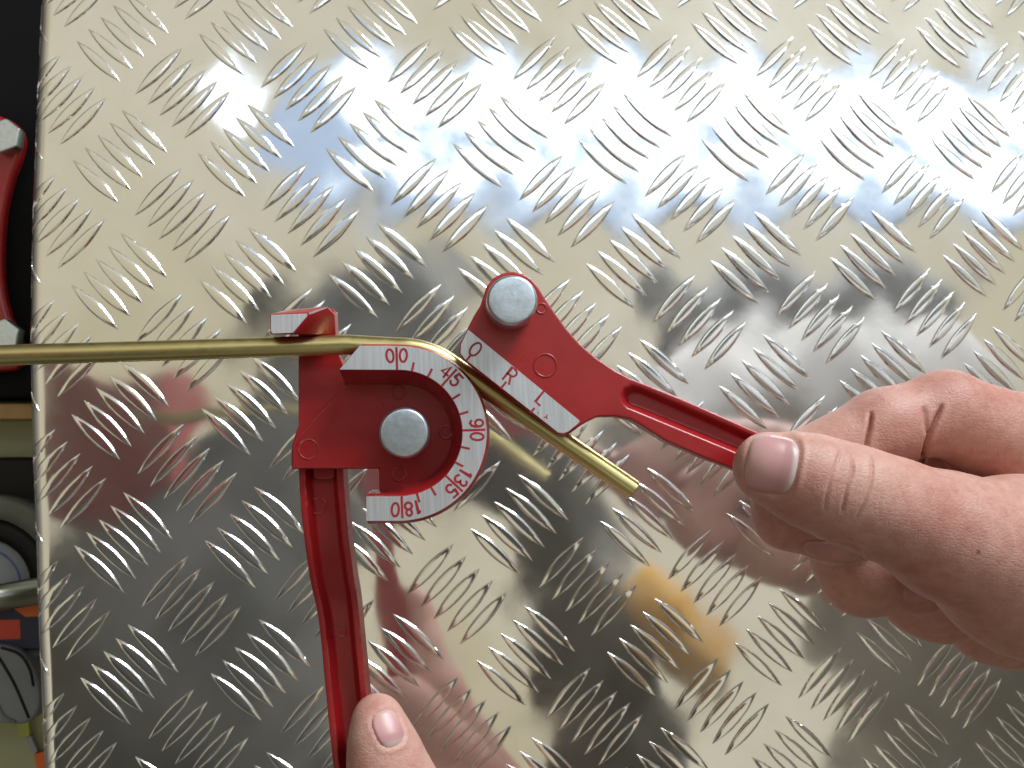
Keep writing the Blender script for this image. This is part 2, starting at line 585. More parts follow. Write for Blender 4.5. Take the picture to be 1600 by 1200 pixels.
def build_plate():
    c = [bp(x, y) for x, y in ((1700, -120), (1700, 1320), (60, -120), (60, 1320))]
    xr = max(c[0][0], c[1][0])
    yt, yb = max(c[0][1], c[2][1]), min(c[1][1], c[3][1])
    ny = 190
    ys = np.linspace(yb, yt, ny)
    us = np.concatenate([np.linspace(0, 6, 10)[:-1], np.linspace(6, xr - EDGE[:, 0].mean(), 230)])
    nx = len(us)
    X = edge_x(ys)[:, None] + us[None]
    Y = np.repeat(ys[:, None], nx, 1)
    Z = plate_z(X, Y)
    v = np.stack([X, Y, Z], -1).reshape(-1, 3)
    f = []
    for r in range(ny - 1):
        for k in range(nx - 1):
            a = r * nx + k
            f.append((a, a + 1, a + nx + 1, a + nx))
    n0 = len(v)
    sk = np.stack([X[:, 0] - 0.05, ys, Z[:, 0] - 2.0], -1)
    v = np.concatenate([v, sk])
    for r in range(ny - 1):
        f.append((r * nx, (r + 1) * nx, n0 + r + 1, n0 + r))
    me = bpy.data.meshes.new('checker_plate')
    me.from_pydata([tuple(p * MM) for p in v], [], f)
    o = new_obj('checker_plate', me, MAT['plate'], smooth=True)
    tag(o, 'shiny aluminium checker plate sheet with raised five-bar tread', 'metal plate')
    return o

def bar_mesh():
    L, W, Hh = 0.526 * PITCH, 0.098 * PITCH, 0.54
    ts = [-1, -0.95, -0.86, -0.72, -0.5, -0.25, 0, 0.25, 0.5, 0.72, 0.86, 0.95, 1]
    ss = [(-1.0, 0.0), (-0.94, 0.10), (-0.80, 0.74), (-0.68, 0.93), (-0.58, 0.965), (0, 1.0), (0.58, 0.965), (0.68, 0.93), (0.80, 0.74), (0.94, 0.10), (1.0, 0.0)]
    v, f = [], []
    for t in ts:
        w = W / 2 * max((1 - abs(t) ** 1.85), 0.012)
        hh = Hh * min(1.0, (1 - t * t) * 2.2) if abs(t) < 1 else 0
        for s, z in ss:
            v.append((t * L / 2, s * w, z * hh - 0.03))
    m = len(ss)
    for i in range(len(ts) - 1):
        for k in range(m - 1):
            f.append((i * m + k, (i + 1) * m + k, (i + 1) * m + k + 1, i * m + k + 1))
    return np.array(v), f

plate = build_plate()
def build_bars():
    V, F = bar_mesh()
    me = bpy.data.meshes.new('tread_bar')
    me.from_pydata([tuple(p * MM) for p in V], [], F)
    me.materials.append(MAT['plate'])
    for p in me.polygons:
        p.use_smooth = True
    bars = []
    rnd = random.Random(2)
    for j2 in range(-3, 17):
        for i2 in range(-3, 19):
            if (i2 + j2) % 2:
                continue
            ci, cj = i2 / 2.0, j2 / 2.0
            back = (i2 % 2 == 0)               # '\' groups on whole numbers, '/' groups between
            dx, dy = (1, 1) if back else (1, -1)
            d = np.array([dx, dy]) / math.sqrt(2)
            q = np.array([d[1], -d[0]])
            for b in range(-2, 3):
                c = np.array([ci, cj]) + q * b * 0.137
                p0, p1 = lat(*(c - d * 0.263)), lat(*(c + d * 0.263))
                mid = (p0 + p1) / 2
                ang = math.atan2(p1[1] - p0[1], p1[0] - p0[0]) + rnd.gauss(0, 0.006)
                sc = np.linalg.norm(p1 - p0) / (0.526 * PITCH) * (1 + rnd.gauss(0, 0.008))
                px = project(np.array([p0, mid, p1]))
                bars.append((mid, ang, sc, px))
    hidden = [((1180, 640), (1700, 1000)), ((470, 560), (730, 800))]
    def score(b):
        px = b[3]
        ok = all(62 < x < 1585 and 5 < y < 1195 for x, y in px)
        if not ok or any(x0 < px[1][0] < x1 and y0 < px[1][1] < y1 for (x0, y0), (x1, y1) in hidden):
            return -1
        return np.linalg.norm(px[2] - px[0])
    bars = [b for b in bars if -120 < b[3][1][0] < 1720 and -140 < b[3][1][1] < 1340]
    order = sorted(range(len(bars)), key=lambda k: -score(bars[k]))
    single = [k for k in order[:298] if score(bars[k]) > 0]
    sset = set(single)
    rv, rf = [], []
    for k, (mid, ang, sc, px) in enumerate(bars):
        d = mid[0] - edge_x(mid[1])
        zz = float(plate_z(np.array(mid[0]), np.array(mid[1])))
        if k in sset and d > 11:
            o = bpy.data.objects.new('tread_bar', me)
            COL.objects.link(o)
            o.parent = plate
            o.location = (mid[0] * MM, mid[1] * MM, zz * MM)
            o.rotation_euler = (0, 0, ang)
            o.scale = (sc, sc, 1)
            continue
        if d < -9:
            continue
        ca, sa = math.cos(ang), math.sin(ang)
        P = V * [sc, sc, 1]
        Q = np.stack([P[:, 0] * ca - P[:, 1] * sa + mid[0], P[:, 0] * sa + P[:, 1] * ca + mid[1], P[:, 2]], -1)
        ex = edge_x(Q[:, 1])
        Q[:, 0] = np.maximum(Q[:, 0], ex)
        Q[:, 2] *= np.clip((Q[:, 0] - edge_x(Q[:, 1])) / 2.5, 0.1, 1)
        Q[:, 2] += plate_z(Q[:, 0], Q[:, 1])
        n0 = len(rv)
        rv.extend(Q.tolist())
        rf.extend([tuple(n0 + i for i in fc) for fc in F])
    me2 = bpy.data.meshes.new('tread_bars_beyond')
    me2.from_pydata([tuple(np.array(p) * MM) for p in rv], [], rf)
    o = new_obj('tread_bars', me2, MAT['plate'], plate, True)
    o['kind'] = 'stuff'
build_bars()

# ------------------------------------------------------------------ what lies left of the plate
HB = -45.0
def rect(x0, y0, x1, y1, h):
    return bps([(x0, y0), (x1, y0), (x1, y1), (x0, y1)], h)

bench = prism('bench_top', rect(-700, -500, 2300, 1700, HB - 25), HB - 25, HB - 40, MAT['green'])
bench['kind'] = 'structure'
tray = prism('foam_tray', rect(-420, -300, 75, 620, HB), HB, HB - 24.8, MAT['black'], bev=1.0)
tag(tray, 'black foam tray holding red tool beside the plate', 'tray')
wd = prism('wooden_strip', rect(-420, 630, 80, 655, HB - 6), HB - 6, HB - 24.8, MAT['wood'], bev=0.6)
tag(wd, 'narrow varnished wooden strip next to black tray', 'strip')
blk = prism('plastic_case', rect(-300, 714, 90, 985, HB - 14), HB - 14, HB - 24.8, MAT['blackp'], bev=2.5)
tag(blk, 'flat black plastic case lying under tape roll', 'case')

def tape():
    root = tag(empty('tape_roll'), 'grey and black roll with white centre on black case', 'tape roll')
    c = bp(-32, 918, HB)
    s = mmpp(HB)
    r1, r2, r3 = 137 * s, 104 * s, 72 * s
    z0 = HB - 13.9
    lathe('outer_ring', [(r2, HB), (r1 - 1, HB), (r1, HB - 1), (r1, z0), (r2, z0)], c, MAT['olive'], root, ring=True)
    lathe('inner_ring', [(r3, HB - 1), (r2 - 0.2, HB - 1), (r2 - 0.2, z0), (r3, z0)], c, MAT['blackp'], root, ring=True)
    lathe('label_disc', [(0.1, HB - 2), (r3 - 0.2, HB - 2), (r3 - 0.2, z0)], c, MAT['white'], root)
    lathe('printed_ring', [(r3 - 4.5, HB - 1.9), (r3 - 3.6, HB - 1.9), (r3 - 3.6, HB - 1.97), (r3 - 4.5, HB - 1.97)], c, MAT['blue'], root, ring=True)
tape()

rod = tube('metal_rod', [bp(-300, 985, HB + 9), bp(90, 918, HB + 9)], 20 * mmpp(HB + 9), MAT['rodsteel'], n=32)
tag(rod, 'satin grey metal rod lying across the clutter', 'rod')
def card():
    root = tag(empty('tool_box'), 'navy blue box with orange stripe and red square', 'box')
    prism('body', rect(-250, 944, 78, 1016, HB + 3), HB + 3, HB + 0.1, MAT['navy'], root, bev=0.8)
    prism('orange_stripe', bps([(12, 945), (70, 941), (72, 962), (40, 964)], HB + 3.15), HB + 3.15, HB + 2.9, MAT['orange'], root)
    prism('red_square', bps([(-12, 969), (31, 968), (32, 998), (-10, 1000)], HB + 3.15), HB + 3.15, HB + 2.9, MAT['redsq'], root)
card()
def greycase():
    root = tag(empty('plastic_case'), 'grey moulded plastic case with dark seam lines', 'case')
    pts = catmull([(-160, 1006), (-20, 1006), (30, 1018), (58, 1060), (62, 1105), (35, 1132), (-30, 1128), (-160, 1130)], 4, True)
    prism('shell', bps(pts, HB + 6), HB + 6, HB - 24.8, MAT['grey'], root, bev=1.5)
    for pl in ([(-5, 1022), (22, 1068), (45, 1122)], [(2, 1012), (30, 1022), (46, 1045), (52, 1072)], [(-10, 1085), (6, 1118), (25, 1128)]):
        tube('seam', [bp(x, y, HB + 6.1) for x, y in catmull(pl, 5)], 0.5, MAT['blackp'] if pl[0][1] != 1085 else MAT['olive'], root, n=8)
greycase()
chip = prism('paper_scrap', bps([(40, 1152), (48, 1150), (58, 1174), (52, 1180)], HB - 22), HB - 22, HB - 24.9, MAT['white'])
tag(chip, 'small white scrap on the pale green bench', 'scrap')
chip2 = prism('orange_scrap', bps([(53, 1178), (72, 1174), (74, 1215), (60, 1212)], HB - 22), HB - 22, HB - 24.9, MAT['orange'])
tag(chip2, 'small orange scrap against the plate edge', 'scrap')
yl = prism('yellow_scrap', bps([(26, 1126), (44, 1124), (46, 1150), (30, 1152)], HB - 22), HB - 22, HB - 24.9, simple('lime_card', (0.42, 0.45, 0.10), 0.5))
tag(yl, 'lime yellow scrap below the grey case', 'scrap')

def second_bender():
    root = tag(empty('spare_tube_bender'), 'red spare bender with two hexagonal bolts lying in black tray', 'tube bender')
    h = HB + 6
    right = catmull([(-60, 150), (-5, 178), (16, 187), (30, 200), (35, 218), (29, 246), (15, 285), (5, 335), (1, 400), (4, 450), (14, 492), (26, 520), (34, 545), (30, 568), (15, 578), (-40, 580)], 5)
    left = [np.array(p) for p in ((-110, 560), (-90, 400), (-110, 200))]
    o = prism('body', bps(list(right) + left, h), h, HB - 0.2, RED, root, bev=2.0, seg=3)
    for cx, cy, z in ((4, 211, h), (2, 525, h)):
        c = bp(cx, cy, z + 5)
        r = 28 * mmpp(z + 5)
        hexp = [(c[0] + r * math.cos(a), c[1] + r * math.sin(a)) for a in np.linspace(0, 2 * math.pi, 7)[:-1] + 0.35]
        b = prism('hex_bolt', hexp, z + 5, z - 0.5, MAT['zinc'], root, bev=0.7)
second_bender()

# ------------------------------------------------------------------ the tube bender
H0 = 115.0                                     # height of the graduated face above the plate
bender = tag(empty('tube_bender'), 'red hand tube bender with graduated former, lever and steel pins', 'tube bender')
CX, CY = 624.0, 676.0
S0 = mmpp(H0)
C0 = bp(CX, CY, H0)
# local image-aligned axes on horizontal planes near the former
ux = bp(CX + 50, CY, H0) - bp(CX - 50, CY, H0)
S0 = np.linalg.norm(ux) / 100.0
ux /= np.linalg.norm(ux)
uy = bp(CX, CY - 50, H0) - bp(CX, CY + 50, H0)
uy /= np.linalg.norm(uy)
def loc(x, y, z):
    """mm offsets from the former's centre along picture right / picture up"""
    return C0 + ux * x + uy * y + np.array([0, 0, z])

RIN, ROUT = 98.5 * S0, 138.5 * S0
def former_path(n=64):
    """stations: (centre-line origin, outward normal, left shift function)"""
    st = []
    st.append((np.array([-51 * S0, 0.0]), np.array([0.0, -1.0])))
    st.append((np.array([-25 * S0, 0.0]), np.array([0.0, -1.0])))
    for k in range(n + 1):
        a = -math.pi / 2 + math.pi * k / n
        st.append((np.array([0.0, 0.0]), np.array([math.cos(a), math.sin(a)])))
    st.append((np.array([-30 * S0, 0.0]), np.array([0.0, 1.0])))
    return st

def sweep_profile(name, prof, mat, parent, end_shear=True, bev=0.0):
    st = former_path()
    v, f = [], []
    m = len(prof)
    for si, (o, nrm) in enumerate(st):
        for r, z in prof:
            rr = max(r, RIN - 1.0) if si < 2 else r
            p = o + nrm * rr
            v.append(loc(p[0], p[1], z))
    # slanted upper end: outer edge at x=563, inner tip at x=530
    for r, z in prof:
        t = (ROUT - r) / (ROUT - RIN)
        x = (563 - 33 * max(min(t, 1), 0) - CX) * S0
        v.append(loc(x, r, z))
    n = len(st) + 1
    for i in range(n - 1):
        for k in range(m):
            f.append([i * m + k, i * m + (k + 1) % m, (i + 1) * m + (k + 1) % m, (i + 1) * m + k])
    f.append(list(range(m)))
    f.append([(n - 1) * m + k for k in range(m)][::-1])
    o = mesh_obj(name, v, f, mat, parent)
    if bev:
        bevel(o, bev, 2, 40)
    else:
        for p in o.data.polygons:
            p.use_smooth = False
    return o

TUBE_R = 15.9 * mmpp(H0 - 6) 
ZT = -6.0                                      # tube axis below the face
prof = [(RIN, -0.02), (ROUT, -0.02), (ROUT, -2.6)]
for k in range(9):
    a = math.radians(60 + 60 * 0 + k * 30 / 1.0 * 1.0)
    a = math.radians(75 + k * 26.25)
    prof.append((ROUT + 0.1 + (TUBE_R + 0.12) * math.cos(a), ZT + (TUBE_R + 0.12) * math.sin(a)))
prof += [(ROUT, -9.6), (ROUT, -15.0), (RIN - 3.0, -15.0), (RIN - 0.5, -1.6)]
sweep_profile('former', prof, RED, bender, bev=0.22)
face = sweep_profile('scale_face', [(RIN + 0.12, 0.05), (ROUT - 0.18, 0.05), (ROUT - 0.18, -0.06), (RIN + 0.12, -0.06)], MAT['face'], bender)

# stroke lettering
def arc(cx, cy, rx, ry, a0, a1, n=14):
    return [(cx + rx * math.cos(math.radians(a0 + (a1 - a0) * k / n)), cy + ry * math.sin(math.radians(a0 + (a1 - a0) * k / n))) for k in range(n + 1)]
GLYPH = {
    '0': [arc(0, .5, .27, .5, 90, 450, 24)],
    'O': [arc(0, .5, .30, .5, 90, 450, 24)],
    '1': [[(-.10, .82), (.04, 1.0), (.04, 0)]],
    '3': [arc(0, .75, .24, .25, 150, -90, 12) + arc(0, .25, .28, .25, 90, -150, 12)[1:]],
    '4': [[(.12, 0), (.12, 1.0), (-.28, .30), (.30, .30)]],
    '5': [[(.26, 1.0), (-.18, 1.0), (-.22, .56)] + arc(0, .30, .28, .30, 120, -150, 14)],
    '8': [arc(0, .76, .21, .24, -90, 270, 18), arc(0, .26, .27, .26, 90, 450, 18)],
    '9': [arc(0, .70, .26, .30, 0, 360, 18), [(.26, .70), (.25, .40), (.12, .08), (-.08, 0), (-.24, .12)]],
    'R': [[(-.24, 0), (-.24, 1.0)] + [(.02, 1.0)] + arc(.02, .75, .24, .25, 90, -90, 10) + [(-.24, .5)], [(0.02, .5), (.28, 0)]],
    'L': [[(-.20, 1.0), (-.20, 0), (.26, 0)]],
}
def ribbon(name, lines, width, z0, place, parent, th=0.07):
    """lines in mm local coords; place(x, y, z) -> world"""
    v, f = [], []
    for li, ln in enumerate(lines):
        P = np.array(ln, float)
        n = len(P)
        zz = z0 + li * 0.012
        base = len(v)
        closed = np.linalg.norm(P[0] - P[-1]) < 1e-6
        for i in range(n):
            if closed and i in (0, n - 1):
                t = P[1] - P[-2]
            else:
                t = P[min(i + 1, n - 1)] - P[max(i - 1, 0)]
            t = t / (np.linalg.norm(t) + 1e-9)
            nr = np.array([-t[1], t[0]])
            q = P[i].copy()
            w = width / 2
            if not closed and i == 0:
                q = q - t * w * 0.7
            if not closed and i == n - 1:
                q = q + t * w * 0.7
            if 0 < i < n - 1:
                t0 = P[i] - P[i - 1]
                t1 = P[i + 1] - P[i]
                cs = np.dot(t0, t1) / (np.linalg.norm(t0) * np.linalg.norm(t1) + 1e-9)
                w = w * min(1.5, 1 / max(math.sqrt((1 + cs) / 2), 0.5))
            for s, dz in ((-1, -th), (-0.85, 0), (0.85, 0), (1, -th)):
                a = q + nr * s * w
                v.append(place(a[0], a[1], zz + dz))
        for i in range(n - 1):
            for k in range(3):
                f.append([base + i * 4 + k, base + (i + 1) * 4 + k, base + (i + 1) * 4 + k + 1, base + i * 4 + k + 1])
    return mesh_obj(name, v, f, MAT['ink'], parent)

def on_ring(ang, r0):
    er = np.array([math.cos(ang), math.sin(ang)])
    et = np.array([math.sin(ang), -math.cos(ang)])        # reading direction, clockwise
    def place(x, y, z):
        p = er * (r0 + y) + et * x
        return loc(p[0], p[1], z)
    return place

GH = 20.5 * S0
def ring_label(deg, left, right, r0px=112, gap=10.5):
    a = math.radians(deg)
    pl = on_ring(a, 0)
    ribbon('tick_mark', [[(0, RIN + 0.2), (0, (r0px + 22) * S0)]], 0.56, 0.10, pl, face)
    xs = []
    x = -gap
    for ch in reversed(left):
        xs.append((ch, x))
        x -= 14.5 if ch != '1' else 12
    x = gap
    for ch in right:
        xs.append((ch, x))
        x += 14.5
    for ch, x in xs:
        aa = a - math.atan2(x, r0px + 10)
        pl2 = on_ring(aa, r0px * S0)
        ribbon('engraved_digit', [[(px_ * GH, py_ * GH) for px_, py_ in ln] for ln in GLYPH[ch]], 0.58, 0.085, pl2, face)

ring_label(92, '0', '0')
ring_label(48, '4', '5')
ring_label(2, '9', '0')
ring_label(-43, '13', '5')
ring_label(-88, '18', '0', 110)
for dg in (78.5, 63, 32.5, 17, -13, -28, -60, -74):
    ribbon('tick_mark', [[(0, RIN + 0.2), (0, RIN + 13.5 * S0)]], 0.56, 0.10, on_ring(math.radians(dg), 0), face)

# base casting
HBASE = 103.5
base_poly = [(466, 482), (522, 482), (526, 545), (545, 590), (600, 570), (660, 578), (706, 615), (728, 676), (712, 735), (680, 768), (640, 790), (593, 788), (592, 733), (455, 733), (455, 700), (458, 688), (466, 664)]
prism('base_plate', bps(base_poly, HBASE), HBASE, HBASE - 7.5, RED, bender, bev=0.35)
up_poly = [(551, 589), (600, 572), (660, 580), (706, 618), (726, 676), (710, 733), (678, 765), (640, 786), (594, 786), (593, 732), (456.5, 732), (456.5, 700), (459.5, 689)]
prism('raised_web', bps(up_poly, HBASE + 0.45), HBASE + 0.45, HBASE - 1.0, RED, bender, bev=0.3)
def ring_mark(name, px, py, h, rpx, parent=bender, t=0.22):
    c = bp(px, py, h)
    r = rpx * mmpp(h)
    lathe(name, [(r - t, h + 0.0), (r - t * 0.4, h + 0.16), (r + t * 0.4, h + 0.16), (r + t, h + 0.0), (r + t, h - 0.3), (r - t, h - 0.3)], c, RED, parent, 32, ring=True)
ring_mark('mould_mark', 482, 702, HBASE + 0.45, 15)
for x, y in ((622, 613), (697, 675), (624, 741)):
    ring_mark('mould_mark', x, y, HBASE + 0.45, 10, t=0.35)

def pin(name, px, py, htop, rpx, hbot):
    c = bp(px, py, htop)
    r = rpx * mmpp(htop)
    prof = [(0.1, htop + 0.06), (r * 0.5, htop + 0.05), (r * 0.86, htop + 0.01), (r * 0.90, htop - 0.02), (r * 0.925, htop - 0.10), (r * 0.99, htop - 0.75), (r, htop - 0.95), (r, hbot)]
    return lathe(name, prof, c, MAT['zinc'], bender, 64)
pin('pivot_pin', 631.5, 676, 116.5, 39.5, HBASE - 9)

# hook that holds the tube
def hull(name, pts, mat, parent, bev=0.3):
    bm = bmesh.new()
    for p in pts:
        bm.verts.new(tuple(np.asarray(p) * MM))
    bmesh.ops.convex_hull(bm, input=bm.verts)
    bmesh.ops.dissolve_limit(bm, angle_limit=0.02, verts=bm.verts, edges=bm.edges)
    me = bpy.data.meshes.new(name)
    bm.to_mesh(me)
    bm.free()
    o = new_obj(name, me, mat, parent)
    if bev:
        bevel(o, bev)
    return o
hk = [bp(422, 491, 116), bp(481, 488.5, 116), bp(482, 493, 116), bp(458, 521, 116), bp(425, 522.5, 116), bp(422, 518, 116),
      bp(511, 479, 113.0), bp(523, 491, 111.0), bp(525, 523, 106.5), bp(470, 523, 106.5), bp(512, 480, 97), bp(524, 491, 97), bp(525, 523, 97), bp(470, 523, 97),
      bp(426, 500, 107), bp(428, 522, 107), bp(448, 484, 109)]
hook = hull('hook', hk, RED, bender, 0.25)
prism('hook_face', bps([(423.5, 492), (479.5, 489.8), (480.5, 493), (457.5, 519.8), (426, 521), (423.2, 517)], 116.06), 116.06, 115.9, MAT['face'], hook)
prism('worn_edge', [bp(482.5, 489.2, 115.95), bp(508, 480.2, 113.35), bp(510, 482, 113.2), bp(483.5, 491.5, 115.8)], 0, 0, MAT['face'], hook)
we = hook.children[-1] if hook.children else None
w_ = bpy.data.objects['worn_edge']
q = [bp(482.5, 488.9, 116.1), bp(510, 479.5, 113.25), bp(511, 481.4, 113.1), bp(483.5, 491.6, 115.95)]
for i, p in enumerate(q):
    w_.data.vertices[i].co = Vector(tuple(p * MM))
    w_.data.vertices[i + 4].co = Vector(tuple((p - [0, 0, 0.3]) * MM))

# former handle: a channel section
def handle():
    st = [(728, 466, 536, 100.5), (760, 467.5, 537.5, 100.5), (800, 470, 541, 100.5), (840, 474.5, 544.5, 100), (870, 478.5, 548.5, 99.2), (900, 483, 552.5, 97.6), (925, 488, 557, 96.0), (945, 493, 559.5, 95.2), (970, 497.5, 562, 95.0),
          (1010, 502, 565.5, 95), (1080, 508.5, 572.5, 95), (1140, 514.5, 579, 95), (1210, 521.5, 586, 95), (1300, 531, 596, 94), (1420, 544, 609, 92)]
    v, f = [], []
    for y, xl, xr, h in st:
        L, Rr = bp(xl, y, h), bp(xr, y, h)
        ax = Rr - L
        w = np.linalg.norm(ax)
        ax /= w
        dn = np.array([0, 0, -1.0])
        sec = [(0.35, 9.0), (0.0, 0.25), (0.25, 0.0), (1.35, 0.0), (1.6, 0.25), (2.5, 3.6), (3.0, 4.0), (w - 3.0, 4.0), (w - 2.5, 3.6), (w - 1.6, 0.25), (w - 1.35, 0), (w - 0.25, 0), (w, 0.25), (w + 0.25, 9.0)]
        for a, b in sec:
            v.append(L + ax * a + dn * b)
    m = 14
    n = len(st)
    for i in range(n - 1):
        for k in range(m):
            f.append([i * m + k, i * m + (k + 1) % m, (i + 1) * m + (k + 1) % m, (i + 1) * m + k])
    f.append(list(range(m)))
    f.append([(n - 1) * m + k for k in range(m)][::-1])
    o = mesh_obj('handle', v, f, RED, bender)
    bevel(o, 0.15, 2, 30)
    # rounded block where the handle leaves the casting, and a cross rib in the channel
    prism('handle_root', bps([(489, 722), (524, 722), (524, 745), (518, 749), (494, 749), (489, 745)], 99.0), 99.0, 96.0, RED, o, bev=0.4)
    ring_mark('mould_mark', 497, 790, 96.6, 12, o)
    ring_mark('mould_mark', 532, 985, 91.1, 9, o)
    prism('cross_rib', bps([(507, 916), (541, 914), (543, 924), (509, 926)], 91.9), 91.9, 89.0, RED, o, bev=0.5)
handle()

# ------------------------------------------------------------------ lever
HL = 117.0
out_px = [(731, 512), (740, 494), (750, 478), (755.5, 462), (760, 448), (769, 436), (783, 427), (800, 424), (817, 427), (830, 435), (842, 450), (853, 468), (868, 490), (887, 516), (907, 538), (932, 559), (960, 578), (985, 591), (1020, 604), (1078, 628), (1168, 668), (1300, 725), (1430, 780),
          (1452, 800), (1450, 826), (1425, 842), (1400, 838), (1300, 797), (1140, 730), (1098, 714), (1040, 689), (1005, 667), (985, 655), (962, 650.5), (935, 651), (918, 658), (908, 664), (888, 678), (874, 680), (862, 671), (724, 562), (717, 552), (719, 536)]
slot_px = [(972, 628), (970, 616), (976, 606), (988, 602), (1000, 605), (1150, 669), (1300, 735), (1400, 780), (1408, 795), (1396, 803), (1300, 768), (1140, 703), (995, 643), (980, 637)]
floor_px = [(985, 626), (984, 619), (988, 614), (995, 612), (1003, 613), (1150, 677), (1300, 742), (1388, 783), (1394, 790), (1388, 794), (1300, 758), (1140, 692), (1000, 634), (990, 631)]
def lever():
    bm = bmesh.new()
    def ringv(px, h):
        return [bm.verts.new(tuple(bp(x, y, HL)[:2] * MM) + (h * MM,)) for x, y in px]
    A = ringv(out_px, HL)
    B = ringv(slot_px, HL)
    Cc = ringv(floor_px, HL - 2.6)
    lower = [(x + (4 if y > 500 and x < 930 and k > 30 else 0), y) for k, (x, y) in enumerate(out_px)]
    D = ringv(lower, HL - 5.2)
    eA = [bm.edges.new((A[i], A[(i + 1) % len(A)])) for i in range(len(A))]
    eB = [bm.edges.new((B[i], B[(i + 1) % len(B)])) for i in range(len(B))]
    bmesh.ops.triangle_fill(bm, use_beauty=True, use_dissolve=False, edges=eA + eB)
    for i in range(len(A)):
        j = (i + 1) % len(A)
        bm.faces.new((A[i], A[j], D[j], D[i]))
    for i in range(len(B)):
        j = (i + 1) % len(B)
        bm.faces.new((B[i], B[j], Cc[j], Cc[i]))
    bm.faces.new(Cc)
    bm.faces.new(D)
    bmesh.ops.recalc_face_normals(bm, faces=bm.faces)
    me = bpy.data.meshes.new('lever')
    bm.to_mesh(me)
    bm.free()
    o = new_obj('lever', me, RED, bender)
    bevel(o, 0.55, 3, 40)
    return o
lev = lever()
# the shoe under the lever that presses the tube, set back so that the tube clears it
shoe = prism('lever_shoe', bps([(752, 530), (790, 510), (930, 625), (915, 656), (896, 668)], HL - 5), HL - 5, HL - 11.5, RED, bender, bev=0.4)
strip_px = [(731.5, 515), (906, 657.5), (904, 661), (888, 674), (880, 677), (872, 675.5), (862, 667.5), (726, 560.5), (719.5, 552), (720.5, 538)]
strip = prism('lever_scale_face', bps(strip_px, HL + 0.06), HL + 0.06, HL - 0.06, MAT['face2'], bender)
def on_strip(px, py):
    o = bp(px, py, HL)
    e1 = bp(px + 77, py + 63, HL) - o
    s = np.linalg.norm(e1) / math.hypot(77, 63)
    e1 /= np.linalg.norm(e1)
    e2 = np.array([-e1[1], e1[0], 0])
    def place(x, y, z):
        return o + e1 * x * s + e2 * y * s + np.array([0, 0, z])
    return place
for ch, x, y, hgt in (('O', 735.5, 554.5, 23), ('R', 790, 596, 24), ('L', 839.5, 630.0, 20)):
    ribbon('engraved_letter', [[(a * hgt, b * hgt) for a, b in ln] for ln in GLYPH[ch]], 3.6, 0.10, on_strip(x, y), strip)
for x, y, l in ((729, 563, 10), (783, 606.5, 12), (829.5, 644.5, 8)):
    ribbon('tick_mark', [[(0, 0), (0, l)]], 3.6, 0.115, on_strip(x, y), strip)
ribbon('ink_fleck', [[(0, 0), (3, 3), (5, 1)], [(3, 3), (1, 6)]], 1.6, 0.10, on_strip(850, 652), strip)
ribbon('ink_fleck', [[(0, 0), (1.2, 0.6)]], 1.4, 0.10, on_strip(840.5, 645), strip)
ring_mark('mould_mark', 852, 571, HL, 18, lev, 0.26)
ring_mark('mould_mark', 846, 482, HL, 8, lev, 0.3)
pin('lever_pin', 800.5, 468.5, 124.5, 40.5, HL - 12)
# steel links joining the two pins
def link(h0, h1):
    a, b = bp(631.5, 676, 116.5), bp(800.5, 468.5, 124.5)
    d = (b - a)[:2]
    d /= np.linalg.norm(d)
    nn = np.array([-d[1], d[0]])
    r = 5.0
    th0 = math.atan2(nn[1], nn[0])
    pts = [b[:2] + r * np.array([math.cos(t), math.sin(t)]) for t in np.linspace(th0, th0 - math.pi, 16)]
    pts += [a[:2] + r * np.array([math.cos(t), math.sin(t)]) for t in np.linspace(th0 + math.pi, th0, 16)]
    prism('link', pts, h0, h1, MAT['steel'], bender, bev=0.3)
link(HBASE - 8.0, HBASE - 10.5)

# ------------------------------------------------------------------ brass tube
def brass_tube():
    hz = H0 + ZT
    root = tag(empty('brass_tube'), 'thin brass tube bent down round the graduated former', 'tube')
    px = [(-260, 568), (0, 555.5), (130, 551.5), (260, 547.5), (380, 543.8), (465, 541.2), (540, 538.6)]
    path = [bp(x, y, hz) for x, y in catmull(px, 4)]
    A0 = None
    for k in range(0, 15):
        a = math.radians(92 - (92 - 54.5) * k / 14)
        path.append(loc((ROUT + 0.15) * math.cos(a), (ROUT + 0.15) * math.sin(a), ZT))
    end = bp(990, 765, hz)
    p0 = path[-1]
    for t in (0.08, 0.2, 0.4, 0.6, 0.8, 1.0):
        path.append(p0 + (end - p0) * t)
    tube('wall', path, TUBE_R, MAT['brass'], root, 40, cap=False)
    d = end - p0
    d /= np.linalg.norm(d)
    tube('bore', [end, end - d * 14], TUBE_R * 0.72, MAT['brass'], root, 32, cap=False)
    # annular end and chamfer
    v, f = [], []
    s = np.cross(d, [0, 0, 1.0])
    s /= np.linalg.norm(s)
    u = np.cross(s, d)
    n = 40
    for r, o in ((TUBE_R, 0), (TUBE_R * 0.93, 0.22), (TUBE_R * 0.78, 0.22), (TUBE_R * 0.72, 0.0)):
        for k in range(n):
            a = 2 * math.pi * k / n
            v.append(end + d * o + r * (math.cos(a) * s + math.sin(a) * u))
    for q_ in range(3):
        for k in range(n):
            f.append([q_ * n + k, q_ * n + (k + 1) % n, (q_ + 1) * n + (k + 1) % n, (q_ + 1) * n + k])
    mesh_obj('cut_end', v, f, MAT['brass'], root, True)
brass_tube()

